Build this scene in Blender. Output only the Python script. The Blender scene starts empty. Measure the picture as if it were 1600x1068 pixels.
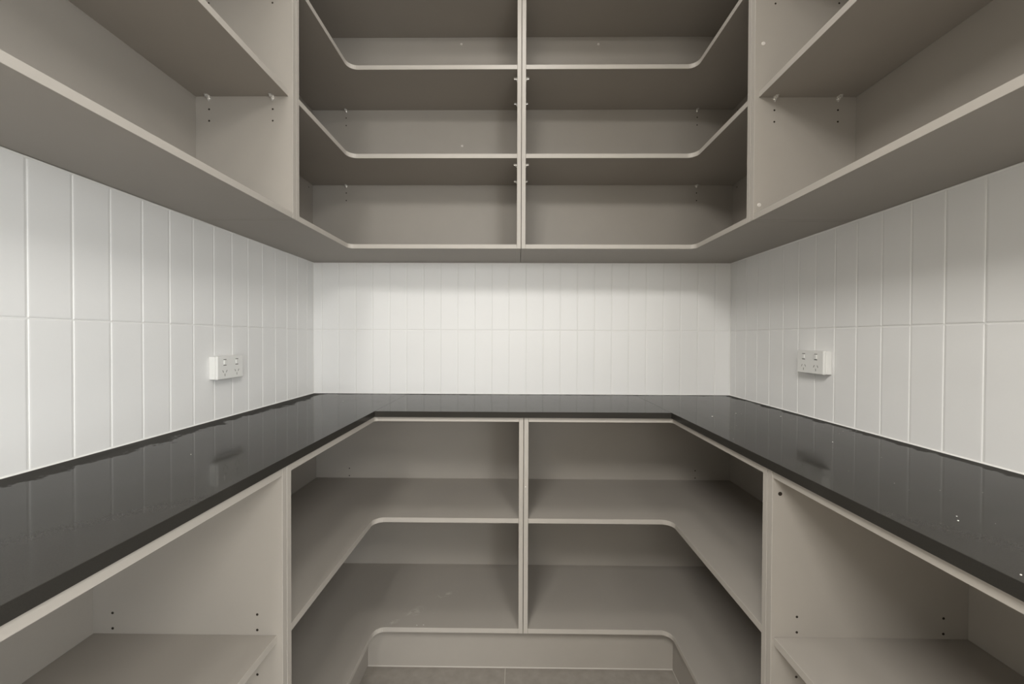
import bpy, bmesh, math, random
from mathutils import Vector, Matrix
random.seed(7)
scn = bpy.context.scene
COL = scn.collection
H = 1.1883                      # camera height above the floor

# ------------------------------------------------------------------ camera
cam = bpy.data.cameras.new('camera')
cam.sensor_fit = 'HORIZONTAL'; cam.sensor_width = 36.0
cam.lens = 623.318 / 1600.0 * 36.0
cam.clip_start = 0.01
camo = bpy.data.objects.new('camera', cam); COL.objects.link(camo)
cr = Vector((0.99993954, 0.01036233, 0.00367986))
cf = Vector((-0.01032194, 0.99988809, -0.0108293))
cu = Vector((-0.00379167, 0.01079066, 0.99993459))
camo.matrix_world = Matrix(((cr.x, cu.x, -cf.x, 0), (cr.y, cu.y, -cf.y, 0), (cr.z, cu.z, -cf.z, H), (0, 0, 0, 1)))
scn.camera = camo

# ------------------------------------------------------------------ world, lights, exposure
w = bpy.data.worlds.new('world'); scn.world = w; w.use_nodes = True
w.node_tree.nodes['Background'].inputs[0].default_value = (0.82, 0.9, 1.0, 1)
w.node_tree.nodes['Background'].inputs[1].default_value = 1.0

def area(name, loc, target, sx, sy, power, color):
    l = bpy.data.lights.new(name, 'AREA'); l.shape = 'RECTANGLE'; l.size = sx; l.size_y = sy
    l.energy = power; l.color = color
    o = bpy.data.objects.new(name, l); COL.objects.link(o); o.location = loc
    o.rotation_euler = (Vector(target) - Vector(loc)).to_track_quat('-Z', 'Y').to_euler()
    return o
# unseen area lights, added and balanced to light the pantry
area('added_rear_right_light', (2.25, -3.93, 1.25), (2.25, 0.0, 1.25), 1.9, 1.9, 96, (0.965, 0.99, 1.0))
area('added_rear_light', (-0.3, -3.93, 1.9), (-0.3, 0.0, 1.9), 1.4, 0.6, 20, (0.97, 0.985, 1.0))
area('added_side_light', (3.36, -1.75, 1.2), (0.0, -1.75, 1.2), 1.9, 1.8, 78, (0.92, 0.97, 1.0))
area('added_overhead_light_1', (-0.8, -1.0, 2.67), (-0.8, -1.0, 0.0), 1.0, 0.7, 92, (1.0, 0.98, 0.945))  # overhead lights added out of view, without fixtures
area('added_overhead_light_2', (1.2, -1.3, 2.67), (1.2, -1.3, 0.0), 1.2, 0.9, 84, (1.0, 0.98, 0.945))
area('added_pantry_light', (0.02, 0.9, 2.67), (0.02, 0.9, 0.0), 0.3, 0.3, 6, (1.0, 0.975, 0.935))  # small overhead light added above the aisle, without a fixture

vs = scn.view_settings
vs.view_transform = 'Standard'; vs.look = 'None'; vs.gamma = 1.0; vs.use_curve_mapping = False
vs.exposure = -0.19

# ------------------------------------------------------------------ materials
def srgb(r, g, b):
    return tuple((c/255/12.92 if c/255 <= .04045 else ((c/255+.055)/1.055)**2.4) for c in (r, g, b)) + (1,)
def mat(name, col, rough=.5, spec=.5, metal=0.0, var=0.0, scale=30, bump=0.0, bscale=400, coat=0.0):
    m = bpy.data.materials.new(name); m.use_nodes = True
    nt = m.node_tree; b = nt.nodes['Principled BSDF']
    b.inputs['Base Color'].default_value = col; b.inputs['Roughness'].default_value = rough
    b.inputs['Specular IOR Level'].default_value = spec; b.inputs['Metallic'].default_value = metal
    b.inputs['Coat Weight'].default_value = coat
    tc = nt.nodes.new('ShaderNodeTexCoord')
    if var:
        n = nt.nodes.new('ShaderNodeTexNoise'); n.inputs['Scale'].default_value = scale; n.inputs['Detail'].default_value = 6
        nt.links.new(tc.outputs['Object'], n.inputs['Vector'])
        mx = nt.nodes.new('ShaderNodeMix'); mx.data_type = 'RGBA'
        mx.inputs[6].default_value = tuple(c*(1-var) for c in col[:3]) + (1,)
        mx.inputs[7].default_value = tuple(min(1, c*(1+var)) for c in col[:3]) + (1,)
        nt.links.new(n.outputs['Fac'], mx.inputs[0]); nt.links.new(mx.outputs[2], b.inputs['Base Color'])
    if bump:
        n2 = nt.nodes.new('ShaderNodeTexNoise'); n2.inputs['Scale'].default_value = bscale; n2.inputs['Detail'].default_value = 3
        nt.links.new(tc.outputs['Object'], n2.inputs['Vector'])
        bp = nt.nodes.new('ShaderNodeBump'); bp.inputs['Strength'].default_value = bump; bp.inputs['Distance'].default_value = .002
        nt.links.new(n2.outputs['Fac'], bp.inputs['Height']); nt.links.new(bp.outputs['Normal'], b.inputs['Normal'])
    return m
M = {}
CAB = srgb(160, 154, 146)
M['cab'] = mat('greige_laminate', CAB, .5, .28, var=.03, scale=9, bump=.03, bscale=900)
M['edge'] = mat('greige_edge_band', srgb(177, 171, 163), .42, .35, var=.02, scale=20)
M['tile'] = mat('white_satin_glaze', srgb(241, 240, 238), .40, .35, var=.012, scale=6, bump=.04, bscale=14)
M['grout'] = mat('white_grout', srgb(236, 235, 232), .8, .2, var=.02, scale=120)
M['silicone'] = mat('white_silicone', srgb(240, 239, 235), .35, .5)
M['plaster'] = mat('white_plaster', srgb(226, 223, 216), .85, .2, var=.015, scale=12)
M['ceil'] = mat('ceiling_paint', srgb(242, 241, 238), .9, .2, var=.01, scale=12)
M['plastic'] = mat('white_plastic', srgb(233, 232, 228), .3, .5)
M['slot'] = mat('dark_slot', srgb(118, 115, 110), .6, .3)
M['hole'] = mat('drilled_hole', srgb(48, 42, 36), .8, .1)
M['cap'] = mat('pale_screw_cap', srgb(205, 199, 192), .4, .5)
M['metal'] = mat('bright_zinc', srgb(236, 234, 230), .2, .6, metal=.6)
M['floor'] = mat('grey_stone_tile', srgb(140, 134, 126), .55, .4, var=.24, scale=34, bump=.12, bscale=160)
M['fgrout'] = mat('pale_floor_grout', srgb(175, 169, 160), .8, .2, var=.04, scale=80)
M['alu'] = mat('white_window_paint', srgb(230, 230, 228), .4, .5)
M['dust'] = mat('white_dust', srgb(215, 212, 206), .9, .1)
M['chip'] = mat('chip_white', srgb(238, 236, 232), .6, .2)

# polished dark stone with a dull, smeared film along the walls
XL, XR, YB = -.9175, .9596, 1.7975
def counter_mat():
    m = bpy.data.materials.new('dark_polished_stone'); m.use_nodes = True
    nt = m.node_tree; L = nt.links; N = nt.nodes.new; b = nt.nodes['Principled BSDF']
    g = N('ShaderNodeNewGeometry'); sx = N('ShaderNodeSeparateXYZ'); L.new(g.outputs['Position'], sx.inputs[0])
    def mth(op, a, bb=None):
        n = N('ShaderNodeMath'); n.operation = op
        for i, v in enumerate((a, bb)):
            if v is None: continue
            if isinstance(v, (int, float)): n.inputs[i].default_value = v
            else: L.new(v, n.inputs[i])
        return n.outputs[0]
    dl = mth('SUBTRACT', sx.outputs[0], XL); dr = mth('MULTIPLY', mth('SUBTRACT', XR, sx.outputs[0]), 2.2)
    db = mth('MULTIPLY', mth('SUBTRACT', YB, sx.outputs[1]), 2.6)
    d = mth('MINIMUM', mth('MINIMUM', dl, dr), db)
    n1 = N('ShaderNodeTexNoise'); n1.inputs['Scale'].default_value = 11; n1.inputs['Detail'].default_value = 9; n1.inputs['Roughness'].default_value = .72
    L.new(g.outputs['Position'], n1.inputs['Vector'])
    thr = mth('ADD', mth('MULTIPLY', n1.outputs['Fac'], .22), -.035)
    film = mth('MULTIPLY', mth('SUBTRACT', thr, d), 60.0)
    cl = N('ShaderNodeClamp'); L.new(film, cl.inputs[0])
    # faint wipe marks over the whole top
    mp = N('ShaderNodeMapping'); mp.inputs['Scale'].default_value = (7, 3, 5); L.new(g.outputs['Position'], mp.inputs[0])
    n2 = N('ShaderNodeTexNoise'); n2.inputs['Scale'].default_value = 2.2; n2.inputs['Detail'].default_value = 9; n2.inputs['Distortion'].default_value = 1.5
    L.new(mp.outputs[0], n2.inputs['Vector'])
    sm = N('ShaderNodeMapRange'); sm.inputs[1].default_value = .5; sm.inputs[2].default_value = .8
    sm.inputs[3].default_value = .0; sm.inputs[4].default_value = .12; L.new(n2.outputs['Fac'], sm.inputs[0])
    rough = mth('ADD', mth('ADD', .06, mth('MULTIPLY', cl.outputs[0], .5)), sm.outputs[0])
    L.new(rough, b.inputs['Roughness'])
    n3 = N('ShaderNodeTexNoise'); n3.inputs['Scale'].default_value = 700; L.new(g.outputs['Position'], n3.inputs['Vector'])
    mx = N('ShaderNodeMix'); mx.data_type = 'RGBA'
    mx.inputs[6].default_value = srgb(47, 45, 42); mx.inputs[7].default_value = srgb(58, 56, 52)
    L.new(n3.outputs['Fac'], mx.inputs[0]); L.new(mx.outputs[2], b.inputs['Base Color'])
    b.inputs['Specular IOR Level'].default_value = .055
    return m
M['stone'] = counter_mat()

# laminate of the left base board: with chalky scuff marks near its front edge
def scuffed():
    m = M['cab'].copy(); m.name = 'greige_laminate_scuffed'
    nt = m.node_tree; L = nt.links; N = nt.nodes.new; b = nt.nodes['Principled BSDF']
    src = b.inputs['Base Color'].links[0].from_socket
    g = N('ShaderNodeNewGeometry')
    fac = None
    for (cx, cy, ax, ay, sc) in ((-.37, 1.462, .045, .028, 30), (-.435, 1.402, .03, .014, 40), (-.27, 1.56, .05, .018, 26)):
        mp = N('ShaderNodeMapping'); mp.vector_type = 'TEXTURE'
        mp.inputs['Location'].default_value = (cx, cy, 0); mp.inputs['Scale'].default_value = (ax, ay, 100)
        mp.inputs['Rotation'].default_value = (0, 0, .5)
        L.new(g.outputs['Position'], mp.inputs[0])
        gr = N('ShaderNodeTexGradient'); gr.gradient_type = 'SPHERICAL'; L.new(mp.outputs[0], gr.inputs[0])
        n = N('ShaderNodeTexNoise'); n.inputs['Scale'].default_value = sc; n.inputs['Detail'].default_value = 8; n.inputs['Distortion'].default_value = 2
        L.new(g.outputs['Position'], n.inputs['Vector'])
        mr = N('ShaderNodeMapRange'); mr.inputs[1].default_value = .45; mr.inputs[2].default_value = .7; L.new(n.outputs['Fac'], mr.inputs[0])
        mu = N('ShaderNodeMath'); mu.operation = 'MULTIPLY'; L.new(gr.outputs['Fac'], mu.inputs[0]); L.new(mr.outputs[0], mu.inputs[1])
        if fac is None: fac = mu.outputs[0]
        else:
            ad = N('ShaderNodeMath'); ad.operation = 'ADD'; L.new(fac, ad.inputs[0]); L.new(mu.outputs[0], ad.inputs[1]); fac = ad.outputs[0]
    mx = N('ShaderNodeMix'); mx.data_type = 'RGBA'; hf = N('ShaderNodeMath'); hf.operation = 'MULTIPLY'; hf.inputs[1].default_value = .5; L.new(fac, hf.inputs[0]); L.new(hf.outputs[0], mx.inputs[0]); L.new(src, mx.inputs[6])
    mx.inputs[7].default_value = srgb(225, 218, 210); L.new(mx.outputs[2], b.inputs['Base Color'])
    return m
M['cab_scuff'] = scuffed()

# ------------------------------------------------------------------ helpers
def link(name, bm, m, parent=None, smooth=False):
    me = bpy.data.meshes.new(name)
    bmesh.ops.recalc_face_normals(bm, faces=bm.faces)
    bm.to_mesh(me); bm.free(); me.materials.append(m)
    if smooth:
        for p in me.polygons: p.use_smooth = True
    o = bpy.data.objects.new(name, me); COL.objects.link(o)
    if parent: o.parent = parent; o.matrix_parent_inverse = parent.matrix_world.inverted()
    return o
def add_box(bm, x0, x1, y0, y1, z0, z1, bev=0.0, seg=1):
    x0, x1 = min(x0, x1), max(x0, x1); y0, y1 = min(y0, y1), max(y0, y1); z0, z1 = min(z0, z1), max(z0, z1)
    v = [bm.verts.new((x, y, z)) for z in (z0, z1) for y in (y0, y1) for x in (x0, x1)]
    fs = [bm.faces.new([v[i] for i in q]) for q in ((0, 2, 3, 1), (4, 5, 7, 6), (0, 1, 5, 4), (2, 6, 7, 3), (0, 4, 6, 2), (1, 3, 7, 5))]
    if bev:
        es = list({e for f in fs for e in f.edges})
        bmesh.ops.bevel(bm, geom=es, offset=bev, segments=seg, profile=.5, affect='EDGES')
def box(name, m, x0, x1, y0, y1, z0, z1, parent=None, bev=0.0, seg=1):
    bm = bmesh.new(); add_box(bm, x0, x1, y0, y1, z0, z1, bev, seg)
    return link(name, bm, m, parent)
def prism(name, m, pts, z0, z1, parent=None, bev=0.0):
    bm = bmesh.new()
    lo = [bm.verts.new((x, y, z0)) for x, y in pts]; hi = [bm.verts.new((x, y, z1)) for x, y in pts]
    n = len(pts); caps = [bm.faces.new(lo[::-1]), bm.faces.new(hi)]
    for i in range(n): bm.faces.new((lo[i], lo[(i+1) % n], hi[(i+1) % n], hi[i]))
    if bev:
        es = list({e for f in caps for e in f.edges})
        bmesh.ops.bevel(bm, geom=es, offset=bev, segments=1, affect='EDGES')
    return link(name, bm, m, parent)
def add_cyl(bm, c, axis, r, depth, n=16, r2=None):
    a = Vector(axis).normalized(); q = a.to_track_quat('Z', 'Y').to_matrix().to_4x4()
    bmesh.ops.create_cone(bm, cap_ends=True, segments=n, radius1=r, radius2=r if r2 is None else r2, depth=depth,
                          matrix=Matrix.Translation(Vector(c) + a*depth/2) @ q)
def empty(name, loc):
    e = bpy.data.objects.new(name, None); COL.objects.link(e); e.location = loc; e.empty_display_size = .05
    bpy.context.view_layer.update(); return e
def tag(o, label, cat, group=None):
    o['label'] = label; o['category'] = cat
    if group: o['group'] = group
    return o
def struct(o, label=None):
    o['kind'] = 'structure'
    if label: o['label'] = label
    return o

# ------------------------------------------------------------------ dimensions (world, z up from the floor)
ZC = H - .2545                 # worktop surface
ZU = H + .3355                 # underside of the wall units
T = .0163                      # board thickness
YE = -.15                      # open end of the pantry
PL = .009                      # tile + adhesive thickness
ZTOP = H + 1.3276 + T          # top of the wall units
CEIL = 2.70

# ------------------------------------------------------------------ room shell
wl = struct(box('wall_left', M['plaster'], XL-PL-.11, XL-PL, YE, YB+PL+.11, 0, CEIL), 'white pantry side wall with stacked vertical tiles, under the unit without caps')
wr = struct(box('wall_right', M['plaster'], XR+PL, XR+PL+.11, YE, YB+PL+.11, 0, CEIL), 'white pantry side wall with stacked vertical tiles, under the unit with caps')
wb = struct(box('wall_back', M['plaster'], XL-PL, XR+PL, YB+PL, YB+PL+.11, 0, CEIL), 'white pantry end wall with stacked vertical tiles')
KX0, KX1, KY0 = -2.6, 3.4, -4.0
struct(box('ceiling', M['ceil'], KX0-.1, KX1+.1, KY0-.1, YB+PL+.11, CEIL, CEIL+.1), 'flat white ceiling')
fl = struct(box('floor', M['fgrout'], KX0-.1, KX1+.1, KY0-.1, YB+PL+.11, -.1, -.0012), 'grey stone tiled floor')
# kitchen the pantry opens into (behind the camera)
struct(box('wall_kitchen_left', M['plaster'], KX0-.1, KX0, KY0, YE, 0, CEIL))
bm = bmesh.new()
dy0, dy1, dz0, dz = -2.75, -.75, .25, 2.15  # side opening added for the side light
add_box(bm, KX1, KX1+.1, KY0, dy0, 0, CEIL); add_box(bm, KX1, KX1+.1, dy1, YE, 0, CEIL)
add_box(bm, KX1, KX1+.1, dy0, dy1, dz, CEIL); add_box(bm, KX1, KX1+.1, dy0, dy1, 0, dz0)
struct(link('wall_kitchen_right', bm, M['plaster']))
def frame_y(name, x, a0, a1, z0, z1, t=.06):
    bm = bmesh.new()
    for a in (a0, (a0+a1)/2-t/2, a1-t): add_box(bm, x, x+.05, a, a+t, z0, z1)
    for a in (z0, z1-t): add_box(bm, x, x+.05, a0+t, a1-t, a, a+t)
    return struct(link(name, bm, M['alu']))
def frame_x(name, y, a0, a1, z0, z1, t=.06):
    bm = bmesh.new()
    for a in (a0, (a0+a1)/2-t/2, a1-t): add_box(bm, a, a+t, y, y+.05, z0, z1)
    for a in (z0, z1-t): add_box(bm, a0+t, a1-t, y, y+.05, a, a+t)
    return struct(link(name, bm, M['alu']))
frame_y('added_window_1', KX1+.03, dy0, dy1, dz0, dz)  # unseen frame, added round the side light
struct(box('wall_return_left', M['plaster'], KX0, XL-PL-.11, YE, YE+.1, 0, CEIL))
struct(box('wall_return_right', M['plaster'], XR+PL+.11, KX1, YE, YE+.1, 0, CEIL))
bm = bmesh.new()
wx0, wx1, wz0, wz1 = -1.05, .45, 1.55, 2.25      # high opening added for the rear light
gx0, gx1, gz1 = 1.25, 3.25, 2.25                  # tall opening added for the rear right light
add_box(bm, KX0, wx0, KY0-.1, KY0, 0, CEIL); add_box(bm, wx1, gx0, KY0-.1, KY0, 0, CEIL); add_box(bm, gx1, KX1, KY0-.1, KY0, 0, CEIL)
add_box(bm, wx0, wx1, KY0-.1, KY0, 0, wz0); add_box(bm, wx0, wx1, KY0-.1, KY0, wz1, CEIL)
add_box(bm, gx0, gx1, KY0-.1, KY0, gz1, CEIL)
struct(link('wall_front', bm, M['plaster']))
frame_x('added_window_2', KY0-.08, wx0, wx1, wz0, wz1); frame_x('added_door_1', KY0-.08, gx0, gx1, 0, gz1)  # unseen frames, added round the rear lights

# floor tiles
def tile_mesh(sx, sy, t, bev):
    bm = bmesh.new(); add_box(bm, -sx/2, sx/2, -sy/2, sy/2, -t, 0, bev)
    me = bpy.data.meshes.new('tile'); bmesh.ops.recalc_face_normals(bm, faces=bm.faces); bm.to_mesh(me); bm.free(); return me
fm = tile_mesh(.597, .597, .004, .001); fm.materials.append(M['floor'])
for i in range(-3, 4):
    for j in range(-3, 3):
        cx, cy = -.0348 + .3 + .6*i, 1.19 - .3 + .6*j + .3
        if cx-.3 < KX0 or cx+.3 > KX1 or cy+.3 > YB+.05 or cy-.3 < KY0: continue
        if cy > YE and (cx < -.9 or cx > .95): continue
        o = bpy.data.objects.new('floor_tile', fm); COL.objects.link(o); o.location = (cx, cy, 0); o.parent = fl

# wall tiles: 77 mm pitch, two courses
ZG = H + .0333; PW = .077; G = .0028
def pillow(wd, ht):
    # local: x across, z up, face towards -y
    bm = bmesh.new(); d, b1, b2 = .0026, .0010, .0032
    rings = [(0, .0), (0, -d+.0011), (b1, -d+.0003), (b2, -d)]
    prev = None
    for ins, y in rings:
        vs_ = [bm.verts.new((sx*(wd/2-ins), y, sz*(ht/2-ins))) for sx, sz in ((-1, -1), (1, -1), (1, 1), (-1, 1))]
        if prev:
            for k in range(4): bm.faces.new((prev[k], prev[(k+1) % 4], vs_[(k+1) % 4], vs_[k]))
        prev = vs_
    bm.faces.new(prev)
    bmesh.ops.recalc_face_normals(bm, faces=bm.faces)
    for f in bm.faces:
        if f.calc_center_median().y > -1e-4: pass
    me = bpy.data.meshes.new('wall_tile'); bm.to_mesh(me); bm.free(); me.materials.append(M['tile']); return me
rows = [(ZC+.0015, ZG-G/2), (ZG+G/2, ZU-.0015)]
cache = {}
def lay(parent, side, ticks):
    """ticks: sorted joint positions along the wall; a tile between each pair"""
    for (z0, z1) in rows:
        for a, b in zip(ticks[:-1], ticks[1:]):
            wd = b-a-G
            if wd < .006: continue
            key = (round(wd, 4), round(z1-z0, 4))
            if key not in cache: cache[key] = pillow(wd, z1-z0)
            o = bpy.data.objects.new('wall_tile', cache[key]); COL.objects.link(o)
            c = (a+b)/2; zc = (z0+z1)/2
            tl, tw = random.gauss(0, .0016), random.gauss(0, .0012)
            if side == 'back': o.location = (c, YB+.0026, zc); rz = 0
            elif side == 'left': o.location = (XL-.0026, c, zc); rz = math.pi/2
            else: o.location = (XR+.0026, c, zc); rz = -math.pi/2
            o.rotation_euler = (tw if side == 'back' else 0, 0 if side == 'back' else tw, rz + tl)
            o.parent = parent
def ticks(t0, lo, hi):
    k = math.ceil((lo-t0)/PW); out = [lo]
    while t0+k*PW < hi:
        if t0+k*PW > lo+.004: out.append(t0+k*PW)
        k += 1
    return out+[hi]
GB = .0013   # grout face behind tile face
for nm, par, b in (('grout_bed', wl, (XL-PL, XL-GB, YE, YB)), ('grout_bed', wr, (XR+GB, XR+PL, YE, YB)), ('grout_bed', wb, (XL-GB, XR+GB, YB+GB, YB+PL))):
    box(nm, M['grout'], *b, ZC-.03, ZU, parent=par)
lay(wl, 'left', ticks(.7399, YE, YB-.001))
lay(wr, 'right', ticks(.8272, YE, YB-.001))
lay(wb, 'back', ticks(-.1871, XL+.001, XR-.001))
# silicone beads
def bead(n, pts3, lab, m='silicone', s=.0032):
    bm = bmesh.new()
    for p0, p1, n1, n2 in pts3:
        p0, p1, n1, n2 = map(Vector, (p0, p1, n1, n2))
        prof = [Vector((0, 0, 0)), n1*s, (n1+n2)*s*.38, n2*s]
        A = [bm.verts.new(p0+q) for q in prof]; B = [bm.verts.new(p1+q) for q in prof]
        for k in range(4): bm.faces.new((A[k], A[(k+1) % 4], B[(k+1) % 4], B[k]))
        bm.faces.new(A[::-1]); bm.faces.new(B)
    struct(link(n, bm, M[m]), lab)
X, Y, Z = (1, 0, 0), (0, 1, 0), (0, 0, 1); nX, nY, nZ = (-1, 0, 0), (0, -1, 0), (0, 0, -1)
bead('trim_1', [((XL, YE, ZC), (XL, YB, ZC), X, Z), ((XR, YE, ZC), (XR, YB, ZC), nX, Z), ((XL, YB, ZC), (XR, YB, ZC), nY, Z)], 'white silicone bead along the worktop')
bead('trim_2', [((XL, YB, ZC), (XL, YB, ZU), X, nY), ((XR, YB, ZC), (XR, YB, ZU), nX, nY)], 'white silicone in the tiled corners')
bead('trim_3', [((XL, YE, ZU), (XL, YB, ZU), X, nZ), ((XR, YE, ZU), (XR, YB, ZU), nX, nZ), ((XL, YB, ZU), (XR, YB, ZU), nY, nZ)], 'white silicone bead under the wall units')

bead('trim_4', [((-.5313, 1.425, 0), (.5662, 1.425, 0), nY, Z)], 'pale sealant bead along the kickboard', 'edge', .0026)
# ------------------------------------------------------------------ fittings shared by the units
def hole(par, c, n, r=.0026):
    bm = bmesh.new(); c = Vector(c); n = Vector(n)
    add_cyl(bm, c - n*.0005, n, r, .0009, 12)
    link('pin_hole', bm, M['hole'], par)
def cap(par, c, n, r=.0055):
    bm = bmesh.new(); add_cyl(bm, c, n, r, .0012, 18, r*.8); link('screw_cap', bm, M['cap'], par)
def pin(par, c, n, up=(0, 0, 1)):
    """shelf support: peg out of the panel at c (just under the shelf), seat plate and flange"""
    bm = bmesh.new(); c = Vector(c); n = Vector(n); s = Vector((n.y, -n.x, 0))
    add_cyl(bm, c - Vector((0, 0, .0046)), n, .0042, .0022, 14)             # collar on the panel
    add_cyl(bm, c - Vector((0, 0, .0040)), n, .0027, .0105, 12)            # peg
    v = []
    for a, h, hz in ((.001, .0046, -.0002), (.0115, .0036, -.0002), (.0115, .0036, -.0018), (.001, .0046, -.0018)):
        v.append([bm.verts.new(c + n*a + s*h*q + Vector((0, 0, hz))) for q in (-1, 1)])
    for k in range(4): bm.faces.new((v[k][0], v[k][1], v[(k+1) % 4][1], v[(k+1) % 4][0]))
    bm.faces.new([q[0] for q in v][::-1]); bm.faces.new([q[1] for q in v])
    # wedge rib below the seat
    t = .0009; q3 = [(.001, -.0018), (.010, -.0018), (.001, -.0125)]
    A = [bm.verts.new(c + n*a + s*t + Vector((0, 0, z))) for a, z in q3]; B = [bm.verts.new(c + n*a - s*t + Vector((0, 0, z))) for a, z in q3]
    bm.faces.new(A); bm.faces.new(B[::-1])
    for k in range(3): bm.faces.new((A[k], A[(k+1) % 3], B[(k+1) % 3], B[k]))
    bmesh.ops.transform(bm, matrix=Matrix.Translation(c) @ Matrix.Scale(1.2, 4) @ Matrix.Translation(-c), verts=bm.verts)
    link('shelf_pin', bm, M['metal'], par)

def l_front(s, xf, yf, ys, xc, r, n=8):
    """front line of an L board from the wing end round the fillet to the centre panel"""
    pts = [(xf, ys)]
    if r > 0:
        cx, cy = xf - s*r, yf - r
        for k in range(n+1):
            a = math.pi/2 * k/n
            pts.append((cx + s*r*math.cos(a), cy + r*math.sin(a)))
    else: pts.append((xf, yf))
    pts.append((xc, yf)); return pts
def offset_front(s, pts, d, r):
    """same line pushed d into the board"""
    out = []
    n = len(pts)
    for i, (x, y) in enumerate(pts):
        if i == 0: out.append((x + s*d, y))
        elif i == n-1: out.append((x, y + d))
        else:
            k = (i-1)/(n-3); a = math.pi/2*k
            out.append((x + s*d*math.cos(a), y + d*math.sin(a)))
    return out
def l_board(name, s, xw, yb, xf, yf, ys, xc, r, z0, z1, par, m=None, band=True):
    fr = l_front(s, xf, yf, ys, xc, r)
    e = .0011
    inner = offset_front(s, fr, e, r) if band else fr
    pts = inner + [(xc, yb), (xw, yb), (xw, ys)]
    o = prism(name, m or M['cab'], pts, z0, z1, par)
    if band: prism('edge_band', M['edge'], fr + inner[::-1], z0+.0001, z1-.0001, o)
    return o

def panel_y(x0, x1, yf, yb, z0, z1, par):
    """upright panel running front to back, its banded edge at y = yf"""
    o = box('side_panel', M['cab'], x0, x1, yf+.0011, yb, z0, z1, par)
    box('edge_band', M['edge'], x0, x1, yf, yf+.0011, z0, z1, o, .0009)
def panel_x(xb, xf, y0, y1, z0, z1, par):
    """upright panel running from the wall at xb to its banded edge at x = xf"""
    s = 1 if xb > xf else -1
    o = box('side_panel', M['cab'], xb, xf + s*.0011, y0, y1, z0, z1, par)
    box('edge_band', M['edge'], xf + s*.0011, xf, y0, y1, z0, z1, o, .0009)

# ------------------------------------------------------------------ wall (upper) units
def upper_corner(s, xw, xf, ys, yj, xc, label):
    """s: -1 / +1 side; xw inner face of the wing back; ys inner face of wing end panel, yj unit end; xc centre joint"""
    yb, yf = 1.7793, 1.5089
    wallx = (XL-PL) if s < 0 else (XR+PL)
    e = empty('corner_wall_unit', (wallx, YB+PL, ZU)); tag(e, label, 'shelf unit')
    g = .0009
    xi = xc + s*T                      # inner face of centre panel
    panel_y(xc + s*g, xi, yf, YB+PL-.001, ZU, ZTOP, e)
    panel_x(wallx - s*.001, xf, yj+g, ys, ZU, ZTOP, e)
    box('back_panel', M['cab'], xi + s*.0003, wallx - s*.001, yb, YB+PL-.001, ZU+.001, ZTOP-.001, e)
    box('back_panel', M['cab'], wallx - s*.001, xw, ys+.0003, yb-.0003, ZU+.001, ZTOP-.001, e)
    lb = lambda nm, r, z0, z1, back=.0015: l_board(nm, s, xw - s*.0005, yb-.0005, xf + s*back, yf+back, ys+.0004, xi + s*.0004, r, z0, z1, e)
    lb('bottom_panel', .02, ZU+.0003, ZU+T, .0006)
    lb('top_panel', .03, ZTOP-T, ZTOP, .0006)
    for zb in (H+.6762, H+1.0085): lb('shelf', .034, zb, zb+T)
    # pins and drilled holes
    px = -.7603 if s < 0 else .795
    for zb in (H+.6762, H+1.0085):
        pin(e, (px, yb, zb), nY)
        for k in (1, 2): hole(e, (px, yb, zb-.0005-.0335*k), nY)
        for py in (1.562, 1.7285): pin(e, (xi, py, zb), (s, 0, 0))
        for py in (1.20, 1.745):
            if py > 1.6: hole(e, (xw, py, zb-.0205), (-s, 0, 0))
    if s < 0:
        cap(e, (-.2473, yb, H+1.2986), nY); cap(e, (-.2434, yb, H+.85), nY)
    else: cap(e, (.3583, yb, H+1.2962), nY)
    return e
upper_corner(-1, -.9105, -.6342, 1.1617, 1.1452, .0173, 'greige L-shaped corner wall unit with two white screw caps on its back')
upper_corner(1, .9542, .67, 1.1735, 1.1566, .0173, 'greige L-shaped corner wall unit with a single white screw cap on its back')

def upper_straight(s, xw, xf, yi, yj, label):
    wallx = (XL-PL) if s < 0 else (XR+PL); g = .0009; y0 = YE+.002
    e = empty('wall_shelf_unit', (wallx, (yj+y0)/2, ZU)); tag(e, label, 'shelf unit')
    panel_x(wallx - s*.001, xf, yi, yj-g, ZU, ZTOP, e)
    panel_x(wallx - s*.001, xf, y0, y0+T, ZU, ZTOP, e)
    box('back_panel', M['cab'], wallx - s*.001, xw, y0+T+.0003, yi-.0003, ZU+.001, ZTOP-.001, e)
    def bd(nm, z0, z1, back):
        o = box(nm, M['cab'], xw - s*.0005, xf + s*(back+.0011), y0+T+.0004, yi-.0006, z0, z1, e)
        box('edge_band', M['edge'], xf + s*(back+.0011), xf + s*back, y0+T+.0004, yi-.0006, z0+.0001, z1-.0001, o)
    bd('bottom_panel', ZU+.0003, ZU+T, .0006); bd('top_panel', ZTOP-T, ZTOP, .0006)
    zs = H+.6796; bd('shelf', zs, zs+T, .012); bd('shelf', zs+.33, zs+.33+T, .012)
    xs = (-.8725, -.691) if s < 0 else (.7258, .9035)
    for x in xs:
        pin(e, (x, yi, zs), nY); pin(e, (x, yi, zs+.33), nY)
        for k in (1, 2): hole(e, (x, yi, zs-.0035-.0325*k), nY)
        for k in (1, 2): hole(e, (x, yi, zs+.327-.0325*k), nY)
    if s > 0:
        cap(e, (.6935, yi, H+.8303), nY); cap(e, (.6862, yi, H+.3777), nY)
    return e
upper_straight(-1, -.9105, -.6342, 1.1287, 1.1452, 'greige straight wall shelf unit whose end panel has no screw caps')
upper_straight(1, .9542, .67, 1.1397, 1.1566, 'greige straight wall shelf unit with white screw caps on its end panel')

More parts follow.
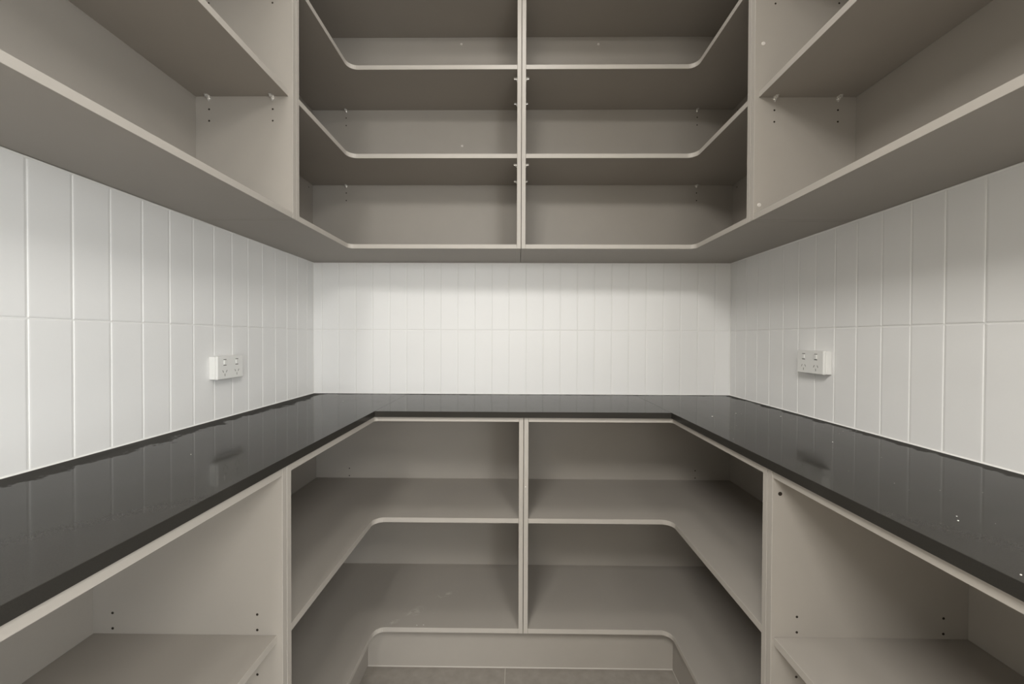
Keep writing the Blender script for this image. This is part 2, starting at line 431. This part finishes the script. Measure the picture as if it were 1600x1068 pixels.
# ------------------------------------------------------------------ base units
ZT = ZC - .0202               # top of the carcasses
ZB1 = H - 1.0121              # upper face of bottom boards
ZB0 = ZB1 - T
ZM = H - .6276                # upper face of middle shelves
KR = .0405                    # kickboard set back
def base_corner(s, xw, xf, ys, yj, xc, kx, label):
    yb, yf = 1.7691, 1.377
    wallx = (XL-PL) if s < 0 else (XR+PL); g = .0009; yw = YB+PL
    e = empty('corner_base_unit', (wallx, yw, 0)); tag(e, label, 'shelf unit')
    xi = xc + s*T
    panel_y(xc + s*g, xi, yf, yw-.001, ZB0, ZT, e)
    panel_x(wallx - s*.001, xf, yj+g, ys, ZB0, ZT, e)
    box('back_panel', M['cab'], xi + s*.0003, wallx - s*.001, yb, yw-.001, ZB0+.001, ZT-.001, e)
    box('back_panel', M['cab'], wallx - s*.001, xw, ys+.0003, yb-.0003, ZB0+.001, ZT-.001, e)
    def lb(nm, r, z0, z1, back, m=None): return l_board(nm, s, xw - s*.0005, yb-.0005, xf + s*back, yf+back, ys+.0004, xi + s*.0004, r, z0, z1, e, m)
    lb('top_panel', .012, ZT-T, ZT-.0002, .0006)
    lb('shelf', .036, ZM-T, ZM, .002)
    lb('bottom_panel', .036, ZB0, ZB1, .0006, M['cab_scuff'] if s < 0 else None)
    # kickboards with mitred inner corner
    ky = 1.425
    box('kickboard', M['cab'], xc, kx, ky, ky+T, .001, ZB0-.0004, e)
    box('kickboard', M['cab'], kx, kx + s*T, yj+g, ky+T, .001, ZB0-.0004, e)
    px = -.7427 if s < 0 else .7948
    for k in (0, 1): hole(e, (px, yb, H-.586-.0325*k), nY)
    for k in (0, 1): hole(e, (xi, 1.43, H-.586-.0325*k), (s, 0, 0)); 
    if s > 0:
        bm = bmesh.new(); add_cyl(bm, (.0347, yf+.0003, H-.516), nY, .0022, .0012, 8, .0012); link('paint_chip', bm, M['chip'], e)
    return e
base_corner(-1, -.8913, -.4886, .8599, .8436, .0276, -.5313, 'greige L-shaped corner base unit with chalky scuffs on its bottom board')
base_corner(1, .9478, .5382, .8704, .8542, .0276, .5662, 'greige L-shaped corner base unit with a clean bottom board under the worktop')

def base_straight(s, xw, xf, yi, yj, kx, label):
    wallx = (XL-PL) if s < 0 else (XR+PL); g = .0009; y0 = YE+.002
    e = empty('base_shelf_unit', (wallx, (yj+y0)/2, 0)); tag(e, label, 'shelf unit')
    panel_x(wallx - s*.001, xf, yi, yj-g, ZB0, ZT, e)
    panel_x(wallx - s*.001, xf, y0, y0+T, ZB0, ZT, e)
    box('back_panel', M['cab'], wallx - s*.001, xw, y0+T+.0003, yi-.0003, ZB0+.001, ZT-.001, e)
    def bd(nm, z0, z1, back):
        o = box(nm, M['cab'], xw - s*.0005, xf + s*(back+.0011), y0+T+.0004, yi-.0006, z0, z1, e)
        box('edge_band', M['edge'], xf + s*(back+.0011), xf + s*back, y0+T+.0004, yi-.0006, z0+.0001, z1-.0001, o)
    bd('top_panel', ZT-T, ZT-.0002, .0006); bd('bottom_panel', ZB0, ZB1, .0006); bd('shelf', ZM-T, ZM, .0125 if s < 0 else .006)
    box('kickboard', M['cab'], kx, kx + s*T, y0, yj-g, .001, ZB0-.0004, e)
    xs = (-.8498, -.5423) if s < 0 else (.592, .8965)
    for x in xs:
        for z in (-.5838, -.6165, -.711, -.7435): hole(e, (x, yi, H+z), nY)
    if s > 0: hole(e, (.5542, yi, H-.3247), nY, .0042)
    return e
base_straight(-1, -.8913, -.4886, .8273, .8436, -.5313, 'greige straight base shelf unit with only small pin holes in its end panel')
base_straight(1, .9478, .5382, .8379, .8542, .5662, 'greige straight base shelf unit with a larger hole high on its end panel')

# ------------------------------------------------------------------ worktop: three mitred slabs
q = .0001
wt = empty('worktop', (.02, YB, ZC-.02)); tag(wt, 'dark grey polished stone U-shaped worktop over the base units', 'worktop')
xl, xr, yf = -.4857, .5317, 1.3647
box('slab', M['stone'], XL, xl, YE, YB, ZC-.02, ZC, wt, .0005)
box('slab', M['stone'], xr, XR, YE, YB, ZC-.02, ZC, wt, .0005)
box('slab', M['stone'], xl+q, xr-q, yf, YB, ZC-.02, ZC, wt, .0005)

# ------------------------------------------------------------------ double power points
def outlet(s, xwall, y0, y1, z0, z1, label):
    n = -s    # facing direction along x
    e = empty('power_outlet', (xwall, (y0+y1)/2, z0))
    tag(e, label, 'outlet', 'power outlets on the side walls')
    X0 = xwall
    def xb(nm, m, d0, d1, ya, yb_, za, zb, bev=0, seg=1, par=e): return box(nm, m, X0+n*d0, X0+n*d1, ya, yb_, za, zb, par, bev, seg)
    xb('mounting_block', M['plastic'], .0003, .0175, y0+.0012, y1-.0012, z0+.0012, z1-.0012, .0015, 2)
    pl = xb('face_plate', M['plastic'], .0178, .0265, y0, y1, z0, z1, .0028, 3)
    for k in (.27, .73):
        yc = y0 + (y1-y0)*k
        yr = yc
        r = xb('rocker_switch', M['plastic'], .0263, .0292, yr-.0052, yr+.0052, z1-.0265, z1-.0125, .001, 2)
        for zz in (z1-.0110, z1-.0285): xb('switch_slot', M['slot'], .0262, .02675, yr-.0062, yr+.0062, zz-.0011, zz+.0011)
        # sloping active / neutral slots and upright earth slot
        for dy, ang in ((-.0075, .5), (.0075, -.5), (0, 0)):
            zc = z0 + (.0245 if dy else .0135)
            bm = bmesh.new(); add_box(bm, -.0003, .0003, -.0009, .0009, -.0038, .0038)
            bmesh.ops.transform(bm, matrix=Matrix.Translation((X0+n*.02655, yc+dy, zc)) @ Matrix.Rotation(ang*n, 4, 'X'), verts=bm.verts)
            link('socket_slot', bm, M['slot'], e)
    return e
outlet(-1, XL, 1.1805, 1.2935, H-.1305, H-.0590, 'white double power outlet on tiles under the wall unit without screw caps')
outlet(1, XR, 1.2205, 1.3345, H-.1105, H-.0370, 'white double power outlet on tiles under the wall unit with screw caps')

# ------------------------------------------------------------------ specks of building dust
bm = bmesh.new()
def speck(x, y, z, r):
    m_ = Matrix.Translation((x, y, z+r*.7+.0002)) @ Matrix.Rotation(random.random()*3, 4, 'Z') @ Matrix.Diagonal((r*random.uniform(.8, 1.6), r*random.uniform(.7, 1.2), r*.7, 1))
    bmesh.ops.create_icosphere(bm, subdivisions=1, radius=1, matrix=m_)
for x, y, r in ((.6374, 1.2982, .0022), (.7454, 1.3559, .0018), (.76, 1.35, .001), (.8623, 1.3047, .002), (.7785, .9854, .0016), (.6195, .562, .0012), (.6332, .5763, .0008),
             (.5452, .4331, .0012), (-.7, .85, .0008), (-.6825, 1.5657, .0012)): speck(x, y, ZC, r)
for k in range(34): speck(random.uniform(.86, .945), random.uniform(1.05, 1.5), ZC, random.uniform(.0004, .0008))
for k in range(12): speck(random.uniform(.55, .8), random.uniform(.45, 1.2), ZC, random.uniform(.0003, .0007))
o = link('dust_speck', bm, M['dust']); o['kind'] = 'stuff'
tag(o, 'tiny white specks of building dust scattered on the dark worktop', 'dust')
bm = bmesh.new()
for x, y, r in ((-.345, 1.387, .002), (-.322, 1.389, .0018), (-.62, 1.02, .0022), (-.60, 1.03, .001), (-.30, 1.45, .0007)): speck(x, y, ZB1, r)
o = link('plaster_crumb', bm, M['dust']); o['kind'] = 'stuff'
tag(o, 'few white plaster crumbs lying on the scuffed bottom board', 'dust')
